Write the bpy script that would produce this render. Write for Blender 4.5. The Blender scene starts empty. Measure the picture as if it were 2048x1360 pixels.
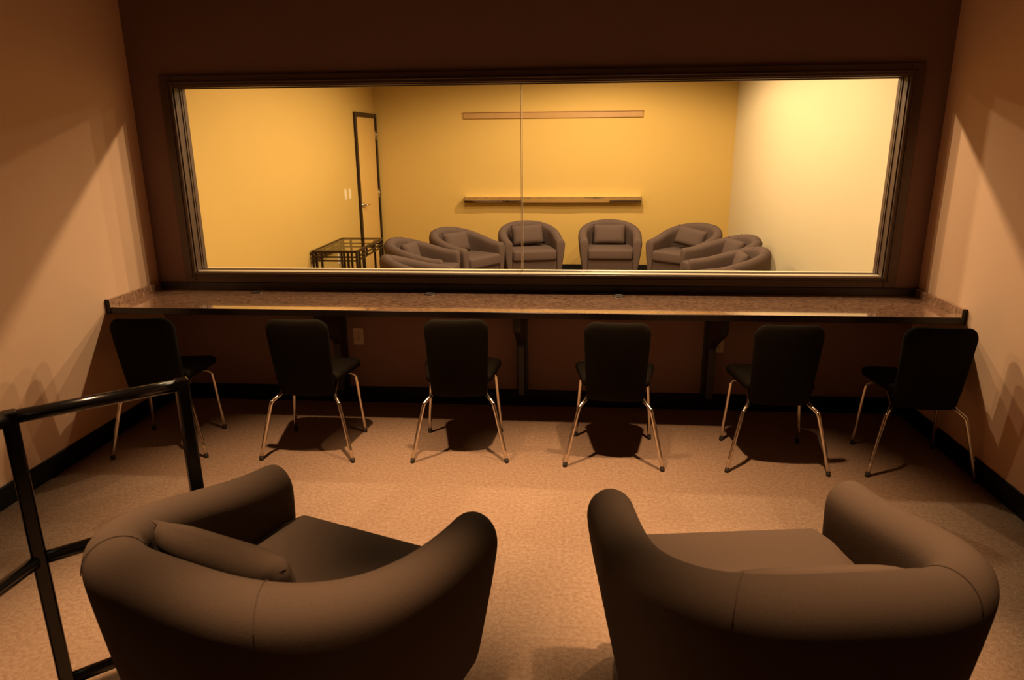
import bpy, bmesh, math, random
from mathutils import Vector, Matrix
random.seed(7)
C = bpy.context.scene.collection
SC = bpy.context.scene
PI = math.pi

# ------------------------------------------------------------------ camera
F_PX, YAW, PITCH, ROLL, CAM_D, CAM_H = 1412.03, 0.08883, 0.27744, -0.00883, 4.3274, 1.68
def cam_basis():
    cy, sy, cp, sp = math.cos(YAW), math.sin(YAW), math.cos(PITCH), math.sin(PITCH)
    fwd = Vector((-sy*cp, cy*cp, -sp)); right = Vector((cy, sy, 0)); up = right.cross(fwd)
    r = math.cos(ROLL)*right + math.sin(ROLL)*up
    u = -math.sin(ROLL)*right + math.cos(ROLL)*up
    return r, u, fwd
cd = bpy.data.cameras.new('camera'); cam = bpy.data.objects.new('camera', cd); C.objects.link(cam)
r_, u_, w_ = cam_basis()
cam.matrix_world = Matrix(((r_.x, u_.x, -w_.x, 0), (r_.y, u_.y, -w_.y, -CAM_D), (r_.z, u_.z, -w_.z, CAM_H), (0, 0, 0, 1)))
cd.sensor_width = 36; cd.sensor_fit = 'HORIZONTAL'; cd.lens = 36*F_PX/2048; cd.clip_start = .05
cd.dof.use_dof = True; cd.dof.focus_distance = 4.8; cd.dof.aperture_fstop = 5.6
SC.camera = cam

# ------------------------------------------------------------------ world, exposure, lamps
w = bpy.data.worlds.new('world'); SC.world = w; w.use_nodes = True
w.node_tree.nodes['Background'].inputs[0].default_value = (.02, .012, .008, 1)
w.node_tree.nodes['Background'].inputs[1].default_value = 0.05
vs = SC.view_settings
vs.view_transform = 'Standard'; vs.look = 'None'; vs.gamma = 1; vs.exposure = 0.0; vs.use_curve_mapping = False
WARM = (1.0, .71, .41)
WARM_OBS = (1.0, .56, .28)
def downlight(x, y, z, watts, angle, blend, col, radius=.035):
    l = bpy.data.lights.new('downlight_lamp', 'SPOT'); l.energy = watts; l.color = col
    l.spot_size = math.radians(angle); l.spot_blend = blend; l.shadow_soft_size = radius
    o = bpy.data.objects.new('downlight_lamp', l); o.location = (x, y, z); C.objects.link(o)
    return o
CEIL = 2.7
# lit meeting room beyond the glass: recessed ceiling lamps
for xx, yy, pw in ((-1.10, .95, 42), (-.2, .95, 104), (.75, .95, 80), (-1.05, 2.15, 50), (.75, 2.15, 84), (.35, 3.15, 185), (-1.1, 3.15, 32)):
    downlight(xx, yy, CEIL-.03, pw, 168, .35, WARM)
# dim viewing room: ceiling lamps over the counter chairs and over the armchairs, plus added rim spots
for xx in (-1.22, -.32, .58):
    downlight(xx, -1.3, CEIL-.03, 330, 57, 1.0, WARM_OBS)
downlight(-1.50, -2.66, CEIL-.03, 420, 46, 1.0, WARM_OBS)
downlight(-.40, -3.22, CEIL-.03, 350, 40, 1.0, WARM_OBS)  # narrow spot added to brighten the left armchair's back rim
downlight(.66, -3.12, CEIL-.03, 200, 38, 1.0, WARM_OBS)  # extra spot put in to lift the right armchair's back rim
downlight(.72, -2.32, CEIL-.03, 430, 42, 1.0, WARM_OBS)

# ------------------------------------------------------------------ materials
def mat(name, col, rough=.6, metal=0.0, spec=.5, sheen=0, noise=None, bump=None, coat=0):
    """noise=(scale, second colour, contrast 0..1), bump=(scale, strength, distance)"""
    m = bpy.data.materials.new(name); m.use_nodes = True
    nt = m.node_tree; b = nt.nodes['Principled BSDF']
    b.inputs['Base Color'].default_value = (*col, 1); b.inputs['Roughness'].default_value = rough
    b.inputs['Metallic'].default_value = metal; b.inputs['Specular IOR Level'].default_value = spec
    b.inputs['Sheen Weight'].default_value = sheen; b.inputs['Coat Weight'].default_value = coat
    if coat > .9: b.inputs['Coat IOR'].default_value = 1.85
    tc = nt.nodes.new('ShaderNodeTexCoord')
    if noise:
        n = nt.nodes.new('ShaderNodeTexNoise'); n.inputs['Scale'].default_value = noise[0]; n.inputs['Detail'].default_value = 6
        n.inputs['Roughness'].default_value = .7
        nt.links.new(tc.outputs['Object'], n.inputs['Vector'])
        cr = nt.nodes.new('ShaderNodeValToRGB'); k = noise[2]
        cr.color_ramp.elements[0].position = .5-.25*(1-k)-.05; cr.color_ramp.elements[1].position = .5+.25*(1-k)+.05
        cr.color_ramp.elements[0].color = (*noise[1], 1); cr.color_ramp.elements[1].color = (*col, 1)
        nt.links.new(n.outputs['Fac'], cr.inputs['Fac']); nt.links.new(cr.outputs['Color'], b.inputs['Base Color'])
    if bump:
        n2 = nt.nodes.new('ShaderNodeTexNoise'); n2.inputs['Scale'].default_value = bump[0]; n2.inputs['Detail'].default_value = 4
        nt.links.new(tc.outputs['Object'], n2.inputs['Vector'])
        bp = nt.nodes.new('ShaderNodeBump'); bp.inputs['Strength'].default_value = bump[1]; bp.inputs['Distance'].default_value = bump[2]
        nt.links.new(n2.outputs['Fac'], bp.inputs['Height']); nt.links.new(bp.outputs['Normal'], b.inputs['Normal'])
    return m
M = {}
M['wall'] = mat('beige_paint', (.80, .53, .35), .75, spec=.25, noise=(3, (.77, .505, .33), .2), bump=(180, .08, .002))
M['gold'] = mat('golden_paint', (.57, .395, .118), .7, spec=.25, noise=(2.5, (.555, .38, .112), .2), bump=(180, .06, .002))
M['cream'] = mat('cream_wall', (.60, .52, .345), .7, spec=.25, noise=(2.5, (.585, .505, .33), .2), bump=(180, .06, .002))  # paler tone than the golden walls
M['wall_shaded'] = mat('shaded_wall_paint', (.27, .17, .145), .75, spec=.2, noise=(3, (.257, .162, .137), .2), bump=(180, .08, .002))  # wall colour darkened to stand for the shade around the window
M['dark_wall'] = mat('dark_brown_paint', (.06, .045, .035), .8, noise=(3, (.055, .04, .03), .2))
M['ceiling'] = mat('ceiling_paint', (.10, .085, .07), .9, bump=(120, .1, .003))
M['carpet'] = mat('tan_carpet', (.41, .31, .225), .95, spec=.1, sheen=0, noise=(60, (.24, .155, .10), .35), bump=(260, .7, .008))
M['black'] = mat('black_rubber_base', (.006, .005, .005), .55, spec=.2, noise=(20, (.008, .007, .007), .2))
M['bracket'] = mat('black_painted_wood', (.012, .010, .011), .4, bump=(40, .05, .002))
M['granite'] = mat('brown_granite', (.60, .35, .22), .10, spec=.6, noise=(48, (.17, .085, .052), .5), coat=1.0)
M['bronze'] = mat('bronze_wood_trim', (.10, .062, .042), .35, noise=(14, (.085, .05, .034), .2))
M['jamb'] = mat('brown_satin_metal', (.105, .066, .046), .4, noise=(14, (.095, .06, .042), .2))
M['sill'] = mat('pale_sill', (.82, .70, .52), .3, noise=(30, (.78, .66, .48), .2))  # much paler than the jambs
M['edge'] = mat('dark_edge', (.022, .014, .011), .3, noise=(75, (.010, .007, .006), .5))  # near-black on the front edge, backsplash and end caps
M['fabric'] = mat('taupe_fabric', (.092, .068, .051), .95, spec=.05, sheen=0, noise=(160, (.08, .060, .046), .3), bump=(420, .35, .002))
M['fabric_far'] = mat('grey_brown_fabric', (.125, .088, .075), .95, spec=.05, sheen=0, noise=(140, (.105, .074, .063), .3), bump=(380, .35, .002))
M['blackfab'] = mat('black_fabric', (.014, .012, .009), .95, spec=.03, sheen=0, noise=(120, (.010, .0085, .0065), .3), bump=(400, .35, .002))
M['chrome'] = mat('satin_chrome', (.80, .74, .66), .22, metal=1, noise=(30, (.74, .68, .60), .2))
M['steel'] = mat('polished_steel', (.85, .76, .62), .06, metal=1, bump=(3.0, .10, .01))
M['rail'] = mat('gloss_black_paint', (.004, .0035, .0035), .20, spec=.5, bump=(60, .06, .001))
M['maple'] = mat('maple_veneer', (.68, .46, .15), .4, noise=(5, (.64, .42, .13), .2))
M['railwood'] = mat('maple_rail', (.42, .24, .075), .45, noise=(9, (.38, .21, .066), .2))
M['plastic'] = mat('ivory_plastic', (.80, .72, .52), .4, noise=(8, (.78, .70, .50), .1))
M['beigeplastic'] = mat('beige_plastic', (.55, .45, .32), .4, noise=(8, (.53, .43, .30), .1))
M['slot'] = mat('dark_slot', (.02, .016, .012), .6, noise=(8, (.018, .014, .01), .1))
M['tablemetal'] = mat('dark_iron', (.035, .022, .014), .35, metal=.6, noise=(22, (.03, .018, .011), .2))
M['seal'] = mat('clear_sealant', (.90, .80, .58), .4, noise=(20, (.86, .76, .54), .2))
def glass(name, tint, ior):
    m = bpy.data.materials.new(name); m.use_nodes = True; nt = m.node_tree
    for n in list(nt.nodes): nt.nodes.remove(n)
    o = nt.nodes.new('ShaderNodeOutputMaterial'); t = nt.nodes.new('ShaderNodeBsdfTransparent'); g = nt.nodes.new('ShaderNodeBsdfGlossy')
    t.inputs[0].default_value = (*tint, 1); g.inputs['Roughness'].default_value = .01
    f = nt.nodes.new('ShaderNodeFresnel'); f.inputs[0].default_value = ior; mx = nt.nodes.new('ShaderNodeMixShader')
    nt.links.new(f.outputs[0], mx.inputs[0]); nt.links.new(t.outputs[0], mx.inputs[1]); nt.links.new(g.outputs[0], mx.inputs[2])
    nt.links.new(mx.outputs[0], o.inputs[0]); return m
M['glass'] = glass('clear_glass', (.99, .99, .98), 1.3)
M['tableglass'] = glass('table_glass', (.98, .98, .95), 1.18)

# ------------------------------------------------------------------ helpers
def obj(name, bm, m, parent=None, smooth=False, loc=None, rotz=0):
    me = bpy.data.meshes.new(name); bmesh.ops.recalc_face_normals(bm, faces=bm.faces[:]); bm.to_mesh(me); bm.free()
    me.materials.append(M[m])
    if smooth:
        for p in me.polygons: p.use_smooth = True
    o = bpy.data.objects.new(name, me); C.objects.link(o)
    if parent: o.parent = parent
    if loc: o.location = loc
    o.rotation_euler.z = rotz
    return o
def tag(o, label, cat, group=None):
    o['label'] = label; o['category'] = cat
    if group: o['group'] = group
    return o
def struct(o, label=None):
    o['kind'] = 'structure'
    if label: o['label'] = label
    return o
def empty(name, loc=(0, 0, 0), rotz=0):
    o = bpy.data.objects.new(name, None); C.objects.link(o); o.location = loc; o.rotation_euler.z = rotz
    o.empty_display_size = .1
    return o
def box(bm, x0, x1, y0, y1, z0, z1, bev=0, seg=2):
    b2 = bmesh.new(); bmesh.ops.create_cube(b2, size=1)
    bmesh.ops.scale(b2, vec=(abs(x1-x0), abs(y1-y0), abs(z1-z0)), verts=b2.verts)
    bmesh.ops.translate(b2, vec=((x0+x1)/2, (y0+y1)/2, (z0+z1)/2), verts=b2.verts)
    if bev: bmesh.ops.bevel(b2, geom=b2.edges[:], offset=bev, segments=seg, profile=.5, affect='EDGES')
    merge(bm, b2); return bm
def merge(bm, b2):
    me = bpy.data.meshes.new('tmp'); b2.to_mesh(me); b2.free(); bm.from_mesh(me); bpy.data.meshes.remove(me)
def bx(*a, **k): return box(bmesh.new(), *a, **k)
def tube(bm, pts, r, n=10, cap=True):
    pts = [Vector(p) for p in pts]; rings = []; prev = None
    for i, p in enumerate(pts):
        d = (pts[min(i+1, len(pts)-1)]-pts[max(i-1, 0)]).normalized()
        a = prev if prev is not None else (Vector((0, 0, 1)) if abs(d.z) < .9 else Vector((1, 0, 0)))
        s = (a-d*a.dot(d)).normalized(); prev = s; t = d.cross(s)
        rings.append([bm.verts.new(p+r*(math.cos(2*PI*k/n)*s+math.sin(2*PI*k/n)*t)) for k in range(n)])
    for i in range(len(rings)-1):
        for k in range(n): bm.faces.new((rings[i][k], rings[i][(k+1) % n], rings[i+1][(k+1) % n], rings[i+1][k]))
    if cap: bm.faces.new(rings[0][::-1]); bm.faces.new(rings[-1])
    return bm
def smooth_path(pts, n=6):
    pts = [Vector(p) for p in pts]; P = [pts[0]*2-pts[1]]+pts+[pts[-1]*2-pts[-2]]; out = []
    for i in range(1, len(P)-2):
        for k in range(n):
            t = k/n; p0, p1, p2, p3 = P[i-1:i+3]
            out.append(.5*((2*p1)+(p2-p0)*t+(2*p0-5*p1+4*p2-p3)*t*t+(3*p1-p0-3*p2+p3)*t**3))
    out.append(pts[-1]); return out
def prism(outline, z0, z1, bev=0, seg=3):
    """outline: CCW (x,y); extruded in z"""
    bm = bmesh.new(); a = [bm.verts.new((x, y, z0)) for x, y in outline]; b = [bm.verts.new((x, y, z1)) for x, y in outline]
    n = len(a); bm.faces.new(a[::-1]); bm.faces.new(b)
    for i in range(n): bm.faces.new((a[i], a[(i+1) % n], b[(i+1) % n], b[i]))
    if bev:
        es = [e for e in bm.edges if abs(e.verts[0].co.z-e.verts[1].co.z) < 1e-6]
        bmesh.ops.bevel(bm, geom=es, offset=bev, segments=seg, profile=.5, affect='EDGES')
    return bm
def rrect(w0, w1, y0, y1, r0, r1, n=6):
    """rounded trapezoid outline: width w0 at y0, w1 at y1, corner radii r0 at y0, r1 at y1"""
    out = []
    for cx, cy, r, a in ((w0/2-r0, y0+r0, r0, -90), (w1/2-r1, y1-r1, r1, 0), (-w1/2+r1, y1-r1, r1, 90), (-w0/2+r0, y0+r0, r0, 180)):
        for k in range(n+1):
            t = math.radians(a+90*k/n); out.append((cx+r*math.cos(t), cy+r*math.sin(t)))
    return out
def xform(bm, mtx): bmesh.ops.transform(bm, matrix=mtx, verts=bm.verts); return bm

# ------------------------------------------------------------------ the setting
XL, XR, YR, TW = -2.698, 2.050, -5.6, .13          # viewing room: left, right, rear; partition thickness
FXL, FXR, FY = -2.530, 1.930, 4.80                  # meeting room
WX0, WX1, WZ0, WZ1 = -2.437, 1.842, .862, 2.006     # window opening
struct(obj('floor', bx(XL-.1, XR+.1, YR-.1, 0, -.1, 0), 'carpet'))
struct(obj('floor', bx(XL-.1, XR+.1, 0, FY+.1, -.1, 0), 'carpet'))
struct(obj('ceiling', bx(XL-.1, XR+.1, YR-.1, 0, CEIL, CEIL+.1), 'ceiling'))
struct(obj('ceiling', bx(XL-.1, XR+.1, 0, FY+.1, CEIL, CEIL+.1), 'ceiling'))
struct(obj('wall_left', bx(XL-.1, XL, YR, 0, 0, CEIL), 'wall'))
struct(obj('wall_right', bx(XR, XR+.1, YR, 0, 0, CEIL), 'wall'))
struct(obj('wall_rear', bx(XL-.1, XR+.1, YR-.1, YR, 0, CEIL), 'dark_wall'))
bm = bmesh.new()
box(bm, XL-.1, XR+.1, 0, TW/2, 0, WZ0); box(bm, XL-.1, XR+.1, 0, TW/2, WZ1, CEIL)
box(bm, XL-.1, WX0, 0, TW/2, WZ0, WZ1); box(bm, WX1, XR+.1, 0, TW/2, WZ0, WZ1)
struct(obj('wall_front', bm, 'wall_shaded'))
bm = bmesh.new()
box(bm, XL-.1, XR+.1, TW/2, TW, 0, WZ0); box(bm, XL-.1, XR+.1, TW/2, TW, WZ1, CEIL)
box(bm, XL-.1, WX0, TW/2, TW, WZ0, WZ1); box(bm, WX1, XR+.1, TW/2, TW, WZ0, WZ1)
struct(obj('wall_partition', bm, 'gold'))
struct(obj('wall_far_left', bx(FXL-.1, FXL, TW, FY, 0, CEIL), 'gold'))
struct(obj('wall_far', bx(FXL-.1, FXR+.1, FY, FY+.1, 0, CEIL), 'gold'))
struct(obj('wall_far_right', bx(FXR, FXR+.1, TW, FY, 0, CEIL), 'cream'))
BB = .108
def baseboard(name, x0, x1, y0, y1):
    struct(obj(name, bx(x0, x1, y0, y1, 0, BB, bev=.003, seg=1), 'black'))
baseboard('baseboard_left', XL, XL+.012, YR, -.012); baseboard('baseboard_right', XR-.012, XR, YR, -.012)
baseboard('baseboard_front', XL, XR, -.012, 0)
baseboard('baseboard_far', FXL, FXR, FY-.012, FY); baseboard('baseboard_far_right', FXR-.012, FXR, TW, FY-.012)
baseboard('baseboard_far_left', FXL, FXL+.012, TW, 3.90)

# window: bronze casing, jambs, stops, two butt-jointed panes
win = struct(empty('window_1', (0, 0, 0)), 'wide two-pane viewing window in a bronze frame between the rooms')
CW, CZ = .066, .056
def casing(x0, x1, z0, z1):
    bm = bx(x0, x1, -.02, 0, z0, z1, bev=.003, seg=1); return bm
for nm, a in (('frame_left', (WX0-CW, WX0+.006, WZ0-CZ, WZ1+CZ)), ('frame_right', (WX1-.006, WX1+CW, WZ0-CZ, WZ1+CZ)),
              ('frame_top', (WX0+.006, WX1-.006, WZ1-.006, WZ1+CZ)), ('frame_bottom', (WX0+.006, WX1-.006, WZ0-CZ, WZ0+.006))):
    obj('window_frame', casing(*a), 'bronze', win)
# raised inner bead of the casing
e = .022
for a in ((WX0-e, WX0-e+.010, WZ0-e, WZ1+e), (WX1+e-.010, WX1+e, WZ0-e, WZ1+e), (WX0-e, WX1+e, WZ1+e-.010, WZ1+e), (WX0-e, WX1+e, WZ0-e, WZ0-e+.010)):
    obj('frame_bead', bx(a[0], a[1], -.027, -.019, a[2], a[3], bev=.002, seg=1), 'bronze', win)
J = .012
for a in ((WX0, WX0+J, WZ0, WZ1), (WX1-J, WX1, WZ0, WZ1), (WX0+J, WX1-J, WZ1-J, WZ1)):
    obj('jamb', bx(a[0], a[1], 0, TW, a[2], a[3]), 'jamb', win)
obj('sill', bx(WX0+J, WX1-J, 0, TW+.02, WZ0, WZ0+J, bev=.003, seg=1), 'sill', win)
GY = .078
for s in (-1, 1):
    yy = GY+s*.012
    for a in ((WX0+J, WX0+J+.005, WZ0+J, WZ1-J), (WX1-J-.005, WX1-J, WZ0+J, WZ1-J), (WX0+J, WX1-J, WZ1-J-.005, WZ1-J), (WX0+J, WX1-J, WZ0+J, WZ0+J+.003)):
        obj('glazing_stop', bx(a[0], a[1], yy-.007, yy+.007, a[2], a[3]), 'jamb', win)
JX = -.323
for a, b in ((WX0+J, JX-.003), (JX+.003, WX1-J)):
    bm = bmesh.new(); vs_ = [bm.verts.new(p) for p in ((a, GY, WZ0+J), (b, GY, WZ0+J), (b, GY, WZ1-J), (a, GY, WZ1-J))]; bm.faces.new(vs_)
    obj('pane', bm, 'glass', win)
for s in (-1, 1):
    obj('joint_bead', bx(JX+s*.0045-.0014, JX+s*.0045+.0014, GY-.005, GY+.005, WZ0+J, WZ1-J), 'seal', win)

# door in the meeting room's left wall
door = struct(empty('door_1', (FXL, 4.38, 0)), 'maple door in a dark metal frame in the golden left wall')
DY0, DY1, DZ = -.47, .415, 1.995
fr = .048
obj('door_frame', bx(0, .03, DY0, DY0+fr, 0, DZ, bev=.003, seg=1), 'tablemetal', door)
obj('door_frame', bx(0, .03, DY1-fr, DY1, 0, DZ, bev=.003, seg=1), 'tablemetal', door)
obj('door_frame', bx(0, .03, DY0+fr, DY1-fr, DZ-fr, DZ, bev=.003, seg=1), 'tablemetal', door)
leaf = obj('door_leaf', bx(0, .012, DY0+fr+.004, DY1-fr-.004, .01, DZ-fr-.004, bev=.002, seg=1), 'maple', door)
bm = bmesh.new(); tube(bm, [(.012, DY0+.12, .935), (.024, DY0+.12, .935)], .030, 18)
tube(bm, smooth_path([(.02, DY0+.12, .935), (.055, DY0+.12, .935), (.065, DY0+.135, .935), (.066, DY0+.24, .932)], 5), .010, 10)
obj('handle', bm, 'chrome', leaf, smooth=True)
for zz in (.3, 1.02, 1.74):
    bm = bmesh.new(); tube(bm, [(.022, DY1-fr-.002, zz-.05), (.022, DY1-fr-.002, zz+.05)], .009, 10); obj('hinge', bm, 'chrome', leaf, smooth=True)

# ------------------------------------------------------------------ fixed things of the viewing room
CT, CD = .759, .552     # counter height, depth
counter = tag(empty('counter', ((XL+XR)/2, 0, 0)), 'long brown speckled granite counter running under the viewing window', 'counter')
hw = (XR-XL)/2
obj('worktop', bx(-hw, hw, -CD+.006, -.0005, CT-.034, CT, bev=.002, seg=1), 'granite', counter)
obj('front_edge', bx(-hw+.023, hw-.023, -CD, -CD+.006, CT-.036, CT-.0005, bev=.002, seg=1), 'edge', counter)
obj('backsplash', bx(-hw, hw, -.022, -.0005, CT+.0005, CT+.046, bev=.002, seg=1), 'edge', counter)
for s in (-1, 1):
    sp = obj('side_splash', bx(s*hw, s*(hw-.022), -CD, -.022, CT-.038, CT+.046, bev=.002, seg=1), 'granite', counter)
    obj('end_cap', bx(s*hw, s*(hw-.023), -CD-.006, -CD, CT-.040, CT+.047, bev=.002, seg=1), 'edge', sp)
for x, l in ((-1.99, 'small dark cable grommet on counter near the left end'), (-.884, 'dark cable grommet on counter left of the window joint'), (.273, 'dark cable grommet on counter right of the window joint')):
    g = tag(empty('cable_grommet', (x, -.105, CT+.0006)), l, 'grommet', 'cable grommets in the counter')
    bm = bmesh.new(); n = 28
    prof = [(.036, 0), (.036, .003), (.033, .005), (.027, .005), (.025, .002)]
    rg = [[bm.verts.new((r*math.cos(2*PI*k/n), r*math.sin(2*PI*k/n), z)) for k in range(n)] for r, z in prof]
    for a, b in zip(rg, rg[1:]):
        for k in range(n): bm.faces.new((a[k], a[(k+1) % n], b[(k+1) % n], b[k]))
    obj('ring', bm, 'bronze', g, smooth=True)
    bm = bmesh.new(); bmesh.ops.create_cone(bm, cap_ends=True, segments=24, radius1=.025, radius2=.025, depth=.003); xform(bm, Matrix.Translation((0, 0, .0016)))
    obj('cap', bm, 'slot', g)
# three wooden brackets
for x, l in ((-1.497, 'left black bracket carrying the counter, beside the wall outlet'), (-.318, 'middle black bracket carrying the counter below the window joint'), (.85, 'right black bracket carrying the counter, between fourth and fifth chairs')):
    b = tag(empty('counter_bracket', (x, 0, 0)), l, 'bracket', 'brackets under the counter')
    prof = [(-.014, BB+.002), (-.11, BB+.002), (-.11, .43), (-.125, .46), (-.40, .60), (-.42, .63), (-.42, CT-.040), (-.014, CT-.040)]
    bm = bmesh.new(); t = .022
    A = [bm.verts.new((-t, y, z)) for y, z in prof]; B = [bm.verts.new((t, y, z)) for y, z in prof]; n = len(A)
    bm.faces.new(A); bm.faces.new(B[::-1])
    for i in range(n): bm.faces.new((A[i], A[(i+1) % n], B[(i+1) % n], B[i]))
    bmesh.ops.bevel(bm, geom=bm.edges[:], offset=.003, segments=1, affect='EDGES')
    obj('gusset', bm, 'bracket', b)
    obj('wall_cleat', bx(-.035, .035, -.014, 0, BB+.002, CT-.040, bev=.002, seg=1), 'bracket', b)
# outlets and switches: plate in local x/z facing -y
def plate(name, loc, rotz, label, m, kind):
    p = tag(empty(name, loc, rotz), label, 'outlet' if kind == 'outlet' else 'switch')
    pl = obj('cover_plate', bx(-.035, .035, -.006, 0, -.057, .057, bev=.003), m, p)
    if kind == 'outlet':
        for s in (-1, 1):
            rc = obj('receptacle', xform(prism(rrect(.034, .034, -.014, .014, .010, .010), 0, .003), Matrix.Translation((0, -.005, s*.020)) @ Matrix.Rotation(PI/2, 4, 'X')), m, p)
            for k in (-1, 1): obj('slot', bx(k*.007-.0015, k*.007+.0015, -.0087, -.0078, s*.020-.004, s*.020+.006), 'slot', rc)
    elif kind == 'switch':
        obj('rocker', bx(-.016, .016, -.010, -.005, -.033, .033, bev=.002, seg=1), m, p)
    for s in (-1, 1):
        if kind != 'outlet': obj('screw', bx(-.003, .003, -.0072, -.0058, s*.048-.003, s*.048+.003), 'slot', p)
        else: 
            if s > 0: obj('screw', bx(-.003, .003, -.0072, -.0058, -.003, .003), 'slot', p)
    return p
plate('wall_outlet', (-1.389, 0, .454), 0, 'beige wall outlet under the counter beside the left bracket', 'beigeplastic', 'outlet')
plate('wall_outlet', (.905, 0, .44), 0, 'beige wall outlet under the counter beside the right bracket', 'beigeplastic', 'outlet')
plate('light_switch', (FXL, 3.44, 1.10), PI/2, 'ivory light switch farther from the door, left of the pair', 'plastic', 'switch')
plate('light_switch', (FXL, 3.60, 1.10), PI/2, 'ivory light switch nearer the door, right of the pair', 'plastic', 'switch')
plate('wall_outlet', (FXL, 3.06, .45), PI/2, 'ivory wall outlet seen behind the glass console table', 'plastic', 'outlet')

# ------------------------------------------------------------------ guard rail
RZ = .97
P1 = Vector((-1.549, -2.636, 0)); P2 = Vector((-1.215, -2.339, 0)); P0 = Vector((-1.60, -4.15, 0))
gr = tag(empty('guard_railing', P1), 'glossy black metal guard railing at the left, beside the armchair', 'railing')
S = .020
def bar(a, b, s):       # round tube between two points (local)
    a, b = Vector(a), Vector(b); d = b-a; L = d.length
    bm = tube(bmesh.new(), [(0, 0, 0), (0, 0, L*.5), (0, 0, L)], s, 24)
    q = d.to_track_quat('Z', 'Y'); return xform(bm, Matrix.Translation(a) @ q.to_matrix().to_4x4())
for p in (P1, P2, P0):
    l = p-P1; ang = math.atan2((P2-P1).y, (P2-P1).x)
    o = obj('post', bx(-S, S, -S, S, .008, RZ, bev=.006), 'rail', gr, loc=l, rotz=ang)
    obj('base_plate', bx(-.05, .05, -.05, .05, 0, .008, bev=.002, seg=1), 'rail', gr, loc=l, rotz=ang)
for a, b in ((P1, P2), (P1, P0)):
    for zz in (RZ-S, .505, .075):
        d = (b-P1).normalized()*S; v = Vector((0, 0, zz))
        obj('rail', bar(a-P1+d+v, b-P1-d+v, S*.98), 'rail', gr, smooth=True)

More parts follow.
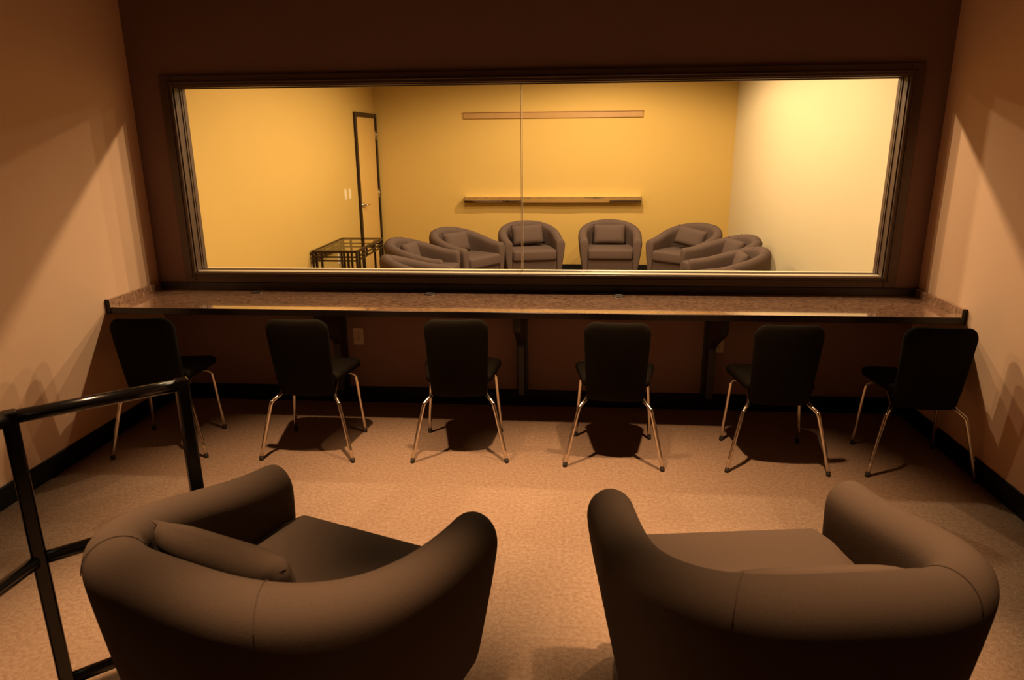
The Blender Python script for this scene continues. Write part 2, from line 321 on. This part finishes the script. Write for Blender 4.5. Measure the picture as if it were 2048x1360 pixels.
# ------------------------------------------------------------------ tub armchair
def tub_profile(W, D, H, HA, th, bx_):
    a, t = W/2-th/2, th/2; b = .36*D/.72; y0 = -D/2+t+b; yf = D/2-.03
    path = []
    for k in range(6): path.append((a-.015*(1-k/6), yf+(y0-yf)*k/6))
    for k in range(25):
        an = PI*k/24; c, s = math.cos(an), math.sin(an)
        ex = bx_
        path.append((a*math.copysign(abs(c)**ex, c), y0-b*abs(s)**ex))
    for k in range(5, -1, -1): path.append((-(a-.015*(1-k/6)), yf+(y0-yf)*k/6))
    return path, t
def make_tub(name, W, D, H, HA, th, m, taper=.045, boxy=.82, seat=(.345, .475)):
    root = empty(name)
    path, t = tub_profile(W, D, H, HA, th, boxy); n = len(path)
    L = [0]
    for p, q in zip(path, path[1:]): L.append(L[-1]+math.hypot(q[0]-p[0], q[1]-p[1]))
    def section(h, tt):
        pts = [(tt-taper, .05), (tt-taper*.66, .22), (tt-taper*.25, h*.62), (tt, h-t-.03)]
        for k in range(9):
            an = PI*k/8; pts.append((tt*math.cos(an), h-t+t*math.sin(an)))
        pts += [(-tt, h-t-.05), (-tt+.006, .40), (-tt+.01, .20), (-tt+.01, .05)]
        return pts
    bm = bmesh.new(); rings = []; seams = []
    for i, (px, py) in enumerate(path):
        q0, q1 = path[max(i-1, 0)], path[min(i+1, n-1)]
        d = Vector((q1[0]-q0[0], q1[1]-q0[1], 0)).normalized(); nr = Vector((d.y, -d.x, 0))   # right of travel
        if nr.dot(Vector((px, py+.0, 0))-Vector((0, .12, 0))) < 0: nr = -nr
        u = abs(2*L[i]/L[-1]-1)          # 0 back centre, 1 arm front
        h = HA+(H-HA)*(.5+.5*math.cos(PI*min(1, u*1.02)))**.8
        sec = section(h, t)
        rings.append([Vector((px, py, 0))+nr*o+Vector((0, 0, z)) for o, z in sec])
        if i in (n//2-4, n//2+4): seams.append([Vector((px, py, 0))+nr*o+Vector((0, 0, z)) for o, z in section(h, t)[4:12]])
    def endring(r, push, sc):
        c = sum(r, Vector())/len(r); zt = max(v.z for v in r)
        return [Vector((c.x+(v.x-c.x)*sc, v.y+push, v.z if v.z < .1 else v.z-(1-sc)*.06)) for v in r]
    rings = [endring(rings[0], .028, .72), endring(rings[0], .018, .92)]+rings+[endring(rings[-1], .018, .92), endring(rings[-1], .028, .72)]
    V = [[bm.verts.new(v) for v in r] for r in rings]; k_ = len(V[0])
    for i in range(len(V)-1):
        for k in range(k_): bm.faces.new((V[i][k], V[i][(k+1) % k_], V[i+1][(k+1) % k_], V[i+1][k]))
    bm.faces.new(V[0]); bm.faces.new(V[-1][::-1])
    sh = obj('shell', bm, m, root, smooth=True)
    md = sh.modifiers.new('soft', 'SUBSURF'); md.levels = 1; md.render_levels = 1
    for sp in seams: bm = bmesh.new(); tube(bm, smooth_path(sp, 2), .0012, 6); obj('seam', bm, m, sh, smooth=True)
    # seat: D-shaped cushion following the inside of the shell
    inner = []
    for i, (px, py) in enumerate(path):
        q0, q1 = path[max(i-1, 0)], path[min(i+1, n-1)]
        d = Vector((q1[0]-q0[0], q1[1]-q0[1], 0)).normalized(); nr = Vector((d.y, -d.x, 0))
        if nr.dot(Vector((px, py-.12, 0))) < 0: nr = -nr
        v = Vector((px, py, 0))-nr*(t-.004); inner.append((v.x, v.y))
    fr_y = D/2+.012; xa = inner[0][0]
    out = [(xa-.03, fr_y)]+[(xa-.012, fr_y-.004), (xa-.002, fr_y-.02)]+inner[1:-1:2]+[(-xa+.002, fr_y-.02), (-xa+.012, fr_y-.004), (-xa+.03, fr_y)]
    out = out[::-1]
    area = sum(out[i][0]*out[(i+1) % len(out)][1]-out[(i+1) % len(out)][0]*out[i][1] for i in range(len(out)))
    if area < 0: out = out[::-1]
    obj('seat_cushion', prism(out, seat[0], seat[1], bev=.026, seg=4), m, root, smooth=True)
    fw = xa+.006
    obj('front_panel', bx(-fw, fw, -.10, D/2-.030, .05, seat[0]-.003, bev=.008), m, root)
    for sx in (-1, 1):
        for sy in (-1, 1):
            bm = bmesh.new(); bmesh.ops.create_cone(bm, cap_ends=True, segments=14, radius1=.018, radius2=.024, depth=.06)
            xform(bm, Matrix.Translation((sx*W*.30, sy*D*.28, .03))); obj('foot', bm, 'bracket', root, smooth=True)
    return root
def copy_tree(o, parent=None):
    c = o.copy(); C.objects.link(c)
    if parent: c.parent = parent
    for ch in list(o.children): copy_tree(ch, c)
    return c
def make_pillow(m, w=.40, h=.27, d=.10):
    bm = bmesh.new(); nx, nz = 14, 10; F = {}
    for s in (1, -1):
        for i in range(nx+1):
            for k in range(nz+1):
                u, v = 2*i/nx-1, 2*k/nz-1
                edge = (i in (0, nx) or k in (0, nz))
                bul = d/2*((1-u**4)*(1-v**4))**.45
                pin = 1-.05*(1-abs(u)**2)*abs(v)-.0; pin2 = 1-.05*(1-abs(v)**2)*abs(u)
                if edge and s == -1: F[s, i, k] = F[1, i, k]; continue
                F[s, i, k] = bm.verts.new((u*w/2*pin2, s*bul, h/2+v*h/2*pin))
        for i in range(nx):
            for k in range(nz):
                q = [F[s, i, k], F[s, i+1, k], F[s, i+1, k+1], F[s, i, k+1]]
                bm.faces.new(q if s == -1 else q[::-1])
    return bm
SEAT = .476
def add_pillow(chair_loc, head, D, th, m, label, sz=SEAT, tilt=16, dx=0, roll=0, back=.0, w=.40, h=.27):
    """cushion standing on the seat, leaning on the back; head = chair heading about z"""
    o = obj('throw_pillow', make_pillow(m, w, h), m, smooth=True)
    mt = Matrix.Translation(chair_loc) @ Matrix.Rotation(head, 4, 'Z') @ Matrix.Translation((dx, -D/2+th+.125+back, sz)) @ Matrix.Rotation(math.radians(tilt), 4, 'X') @ Matrix.Rotation(math.radians(roll), 4, 'Y')
    o.matrix_world = mt
    return tag(o, label, 'pillow')
# two near armchairs (facing the window)
NW, ND, NH = .95, .83, .785
near = make_tub('tub_armchair', NW, ND, NH, .625, .15, 'fabric', taper=.09, boxy=.76, seat=(.31, .445))
near.location = (-.775, -2.715, 0); near.rotation_euler.z = math.radians(-20)
tag(near, 'dark taupe tub armchair in the left foreground beside the black railing', 'armchair', 'armchairs in the viewing room')
n2 = copy_tree(near); n2.location = (.562, -2.64, 0); n2.rotation_euler.z = math.radians(8)
n2['label'] = 'dark taupe tub armchair in the right foreground with its back to us'
add_pillow(near.location, near.rotation_euler.z, ND, .15, 'fabric', 'dark pillow lying against the back of the left foreground armchair', sz=.446, tilt=16, dx=-.05, back=.06, w=.46, h=.30)
add_pillow(n2.location, n2.rotation_euler.z, ND, .15, 'fabric', 'dark pillow just showing over the back of the right foreground armchair', sz=.446, tilt=18, dx=.0, back=.03, w=.47, h=.268)
# ring of armchairs in the meeting room: rim-top back centre (x, y), heading of the front (degrees from -y towards +x)
FW, FD, FH = .735, .665, .745
far = make_tub('tub_armchair', FW, FD, FH, .59, .105, 'fabric_far', taper=.07, seat=(.355, .470))
ring = [(-1.57, 1.47, 112, 'grey-brown tub armchair nearest the window on the left of the ring', None),
        (-1.80, 2.58, 84, 'grey-brown tub armchair directly right of the glass console table', 'pillow tip showing in the armchair right of the console table'),
        (-1.45, 3.48, 57, 'grey-brown tub armchair turned rightwards under the metal ledge left end', 'pillow in the third armchair from the left beyond the glass'),
        (-.59, 4.15, 15, 'grey-brown tub armchair behind the vertical glass joint', 'pillow upright in the armchair behind the glass joint'),
        (.414, 4.28, 0, 'grey-brown tub armchair facing us straight, right of the glass joint', 'pillow upright in the armchair that faces us straight'),
        (1.45, 3.92, -40, 'grey-brown tub armchair turned leftwards near the far right corner', 'tilted pillow in the armchair near the far right corner'),
        (1.76, 2.88, -78, 'grey-brown tub armchair by the cream wall, middle of the right three', 'pillow edge showing in the middle armchair of the right side'),
        (1.66, 2.02, -93, 'grey-brown tub armchair by the cream wall, rightmost of the ring', 'pillow corner showing in the rightmost armchair of the ring'),
        (1.03, .96, -165, 'grey-brown tub armchair whose rim barely shows above the sill at right', None)]
for i, (x, y, hd, lb, pl) in enumerate(ring):
    o = far if i == 0 else copy_tree(far)
    a = PI+math.radians(hd)                    # local +y is the front
    fx, fy = -math.sin(a), math.cos(a)
    o.location = (x+fx*(FD/2-.06), y+fy*(FD/2-.06), 0); o.rotation_euler.z = a
    tag(o, lb, 'armchair', 'ring of armchairs in the meeting room')
    if pl: add_pillow(o.location, a, FD, .115, 'fabric_far', pl, sz=SEAT-.004+{5: .030, 3: .012}.get(i, 0), tilt=14, roll={5: -8, 3: 3}.get(i, 0), back={5: .10, 3: .055}.get(i, .035), w=.39, h={5: .215}.get(i, .24))

# ------------------------------------------------------------------ counter chairs
def make_stack_chair():
    root = empty('counter_chair')
    # backrest pad: outline in x/z, leaning and slightly cupped
    def pad(outline, half, fn):
        """cushion pad: rings of the outline shrunk to its centre on both faces, fn maps (x, y, offset) to a point"""
        cx = sum(p[0] for p in outline)/len(outline); cy = sum(p[1] for p in outline)/len(outline)
        prof = [(.0, 1), (.35, 1), (.65, .99), (.85, .96), (.93, .86), (.98, .6), (1, 0), (.98, -.6), (.93, -.86), (.85, -.96), (.65, -.99), (.35, -1), (0, -1)]
        bm = bmesh.new(); R = []
        for k, o_ in prof:
            if k == 0: R.append([bm.verts.new(fn(cx, cy, half*o_))])
            else: R.append([bm.verts.new(fn(cx+(x-cx)*k, cy+(y-cy)*k, half*o_)) for x, y in outline])
        n = len(outline)
        for A, B in zip(R, R[1:]):
            for i in range(n):
                j = (i+1) % n
                if len(A) == 1: bm.faces.new((A[0], B[i], B[j]))
                elif len(B) == 1: bm.faces.new((A[i], A[j], B[0]))
                else: bm.faces.new((A[i], A[j], B[j], B[i]))
        return bm
    def dense(o, m=4): return [(o[i][0]+(o[(i+1) % len(o)][0]-o[i][0])*k/m, o[i][1]+(o[(i+1) % len(o)][1]-o[i][1])*k/m) for i in range(len(o)) for k in range(m if math.hypot(o[(i+1) % len(o)][0]-o[i][0], o[(i+1) % len(o)][1]-o[i][1]) > .05 else 1)]
    def fb(x, z, d):
        k = (z-.345)/.445
        return Vector((x, -.125-.085*k+.035*(k-.5)**2+d+.9*x*x, z))
    obj('backrest', pad(dense(rrect(.305, .335, .345, .795, .035, .062, 7)), .022, fb), 'blackfab', root, smooth=True)
    def fs(x, y, d): return Vector((x, y, .442+d-(3.2*(y-.17)**2 if y > .17 else 0)))
    obj('seat', pad(dense(rrect(.36, .44, -.115, .26, .04, .085, 7)), .027, fs), 'blackfab', root, smooth=True)
    for s in (-1, 1):
        for pts in ([(s*.255, -.205, .012), (s*.195, -.160, .285), (s*.180, -.145, .325), (s*.150, -.100, .352), (s*.135, -.02, .385), (s*.13, .04, .403)],
                    [(s*.212, .205, .012), (s*.190, .180, .335), (s*.182, .168, .375), (s*.160, .130, .400), (s*.14, .07, .405), (s*.13, .02, .404)]):
            bm = bmesh.new(); tube(bm, smooth_path(pts, 5), .0105, 12); lg = obj('leg', bm, 'chrome', root, smooth=True)
            bm = bmesh.new(); p = Vector(pts[0]); d = (Vector(pts[1])-p).normalized(); tube(bm, [(p.x, p.y, 0), (p.x, p.y, .004), p+d*.010], .0118, 12); obj('foot_cap', bm, 'slot', lg, smooth=True)
    return root
ch = make_stack_chair()
spots = [(-2.285, -.735, 7, 'black padded chrome-legged chair at the left end, behind the railing'),
         (-1.435, -.712, 1, 'black padded chrome-legged chair, second from the left, beside the wall outlet'),
         (-.612, -.672, 4, 'black padded chrome-legged chair, third from the left, left of the middle bracket'),
         (.232, -.690, -2, 'black padded chrome-legged chair, fourth from the left, right of the middle bracket'),
         (1.070, -.692, -1, 'black padded chrome-legged chair, fifth from the left, second from the right'),
         (1.785, -.705, -4, 'black padded chrome-legged chair at the right end, beside the right wall')]
for i, (x, y, a, lb) in enumerate(spots):
    o = ch if i == 0 else copy_tree(ch)
    o.location = (x, y, 0); o.rotation_euler.z = math.radians(a)
    tag(o, lb, 'chair', 'chairs along the counter')

# ------------------------------------------------------------------ meeting room furniture
tb = tag(empty('console_table', (-2.285, 2.70, 0)), 'dark metal console table with a clear glass top by the left wall', 'table')
hx, hy, TZ, q = .215, .46, .665, .0095
for x in (-hx, hx): obj('top_frame', bx(x-.011, x+.011, -hy-.011, hy+.011, TZ-.022, TZ), 'tablemetal', tb)
for y in (-hy, hy): obj('top_frame', bx(-hx+.011, hx-.011, y-.011, y+.011, TZ-.022, TZ), 'tablemetal', tb)
bm = bmesh.new(); bm.faces.new([bm.verts.new((a*(hx-.011), b*(hy-.011), TZ-.004)) for a, b in ((-1, -1), (1, -1), (1, 1), (-1, 1))])
obj('glass_top', bm, 'tableglass', tb)
for zz in (TZ-.062, TZ-.098):
    for x in (-hx, hx): obj('rail', bx(x-.007, x+.007, -hy, hy, zz-.007, zz+.007), 'tablemetal', tb)
    for y in (-hy, hy): obj('rail', bx(-hx, hx, y-.007, y+.007, zz-.007, zz+.007), 'tablemetal', tb)
for sx in (-1, 1):
    for sy in (-1, 1):
        for dx, dy in ((0, 0), (.085, 0), (0, .085)):
            x, y = sx*(hx-dx), sy*(hy-dy)
            obj('leg', bx(x-q, x+q, y-q, y+q, 0, TZ-.022), 'tablemetal', tb)
for x in (-hx, hx):
    for y in (-.12, .12): obj('spacer', bx(x-.008, x+.008, y-.008, y+.008, TZ-.098, TZ-.022), 'tablemetal', tb)
# upper display rail and lower polished ledge on the far wall
o = tag(empty('display_rail', (-.289, FY, 0)), 'plain maple display rail high on the far golden wall', 'rail')
obj('rail_board', bx(-1.105, 1.105, -.022, 0, 1.925, 1.995, bev=.003, seg=1), 'railwood', o)
obj('rail_lip', bx(-1.108, 1.108, -.034, 0, 1.995, 2.003, bev=.002, seg=1), 'railwood', o)
o = tag(empty('wall_ledge', (-.285, FY, 0)), 'shallow polished metal ledge on the far wall above the armchairs', 'ledge')
bm = bmesh.new(); nseg = 40; pr = [(-.124, .905), (-.126, .94), (-.125, .975), (0, .975), (0, .905)]
R = []
for i in range(nseg+1):
    x = -1.105+2.21*i/nseg; wv = .0035*math.sin(x*5.2+1)+.002*math.sin(x*11)
    R.append([bm.verts.new((x, y-(wv if y < -.1 else 0), z)) for y, z in pr])
for i in range(nseg):
    for k in range(len(pr)): bm.faces.new((R[i][k], R[i][(k+1) % len(pr)], R[i+1][(k+1) % len(pr)], R[i+1][k]))
bm.faces.new(R[0]); bm.faces.new(R[-1][::-1])
obj('ledge_tray', bm, 'steel', o, smooth=False)
for s in (-1, 1): obj('end_cap', bx(s*1.105, s*1.113, -.128, 0, .905, .975, bev=.002, seg=1), 'bronze', o)
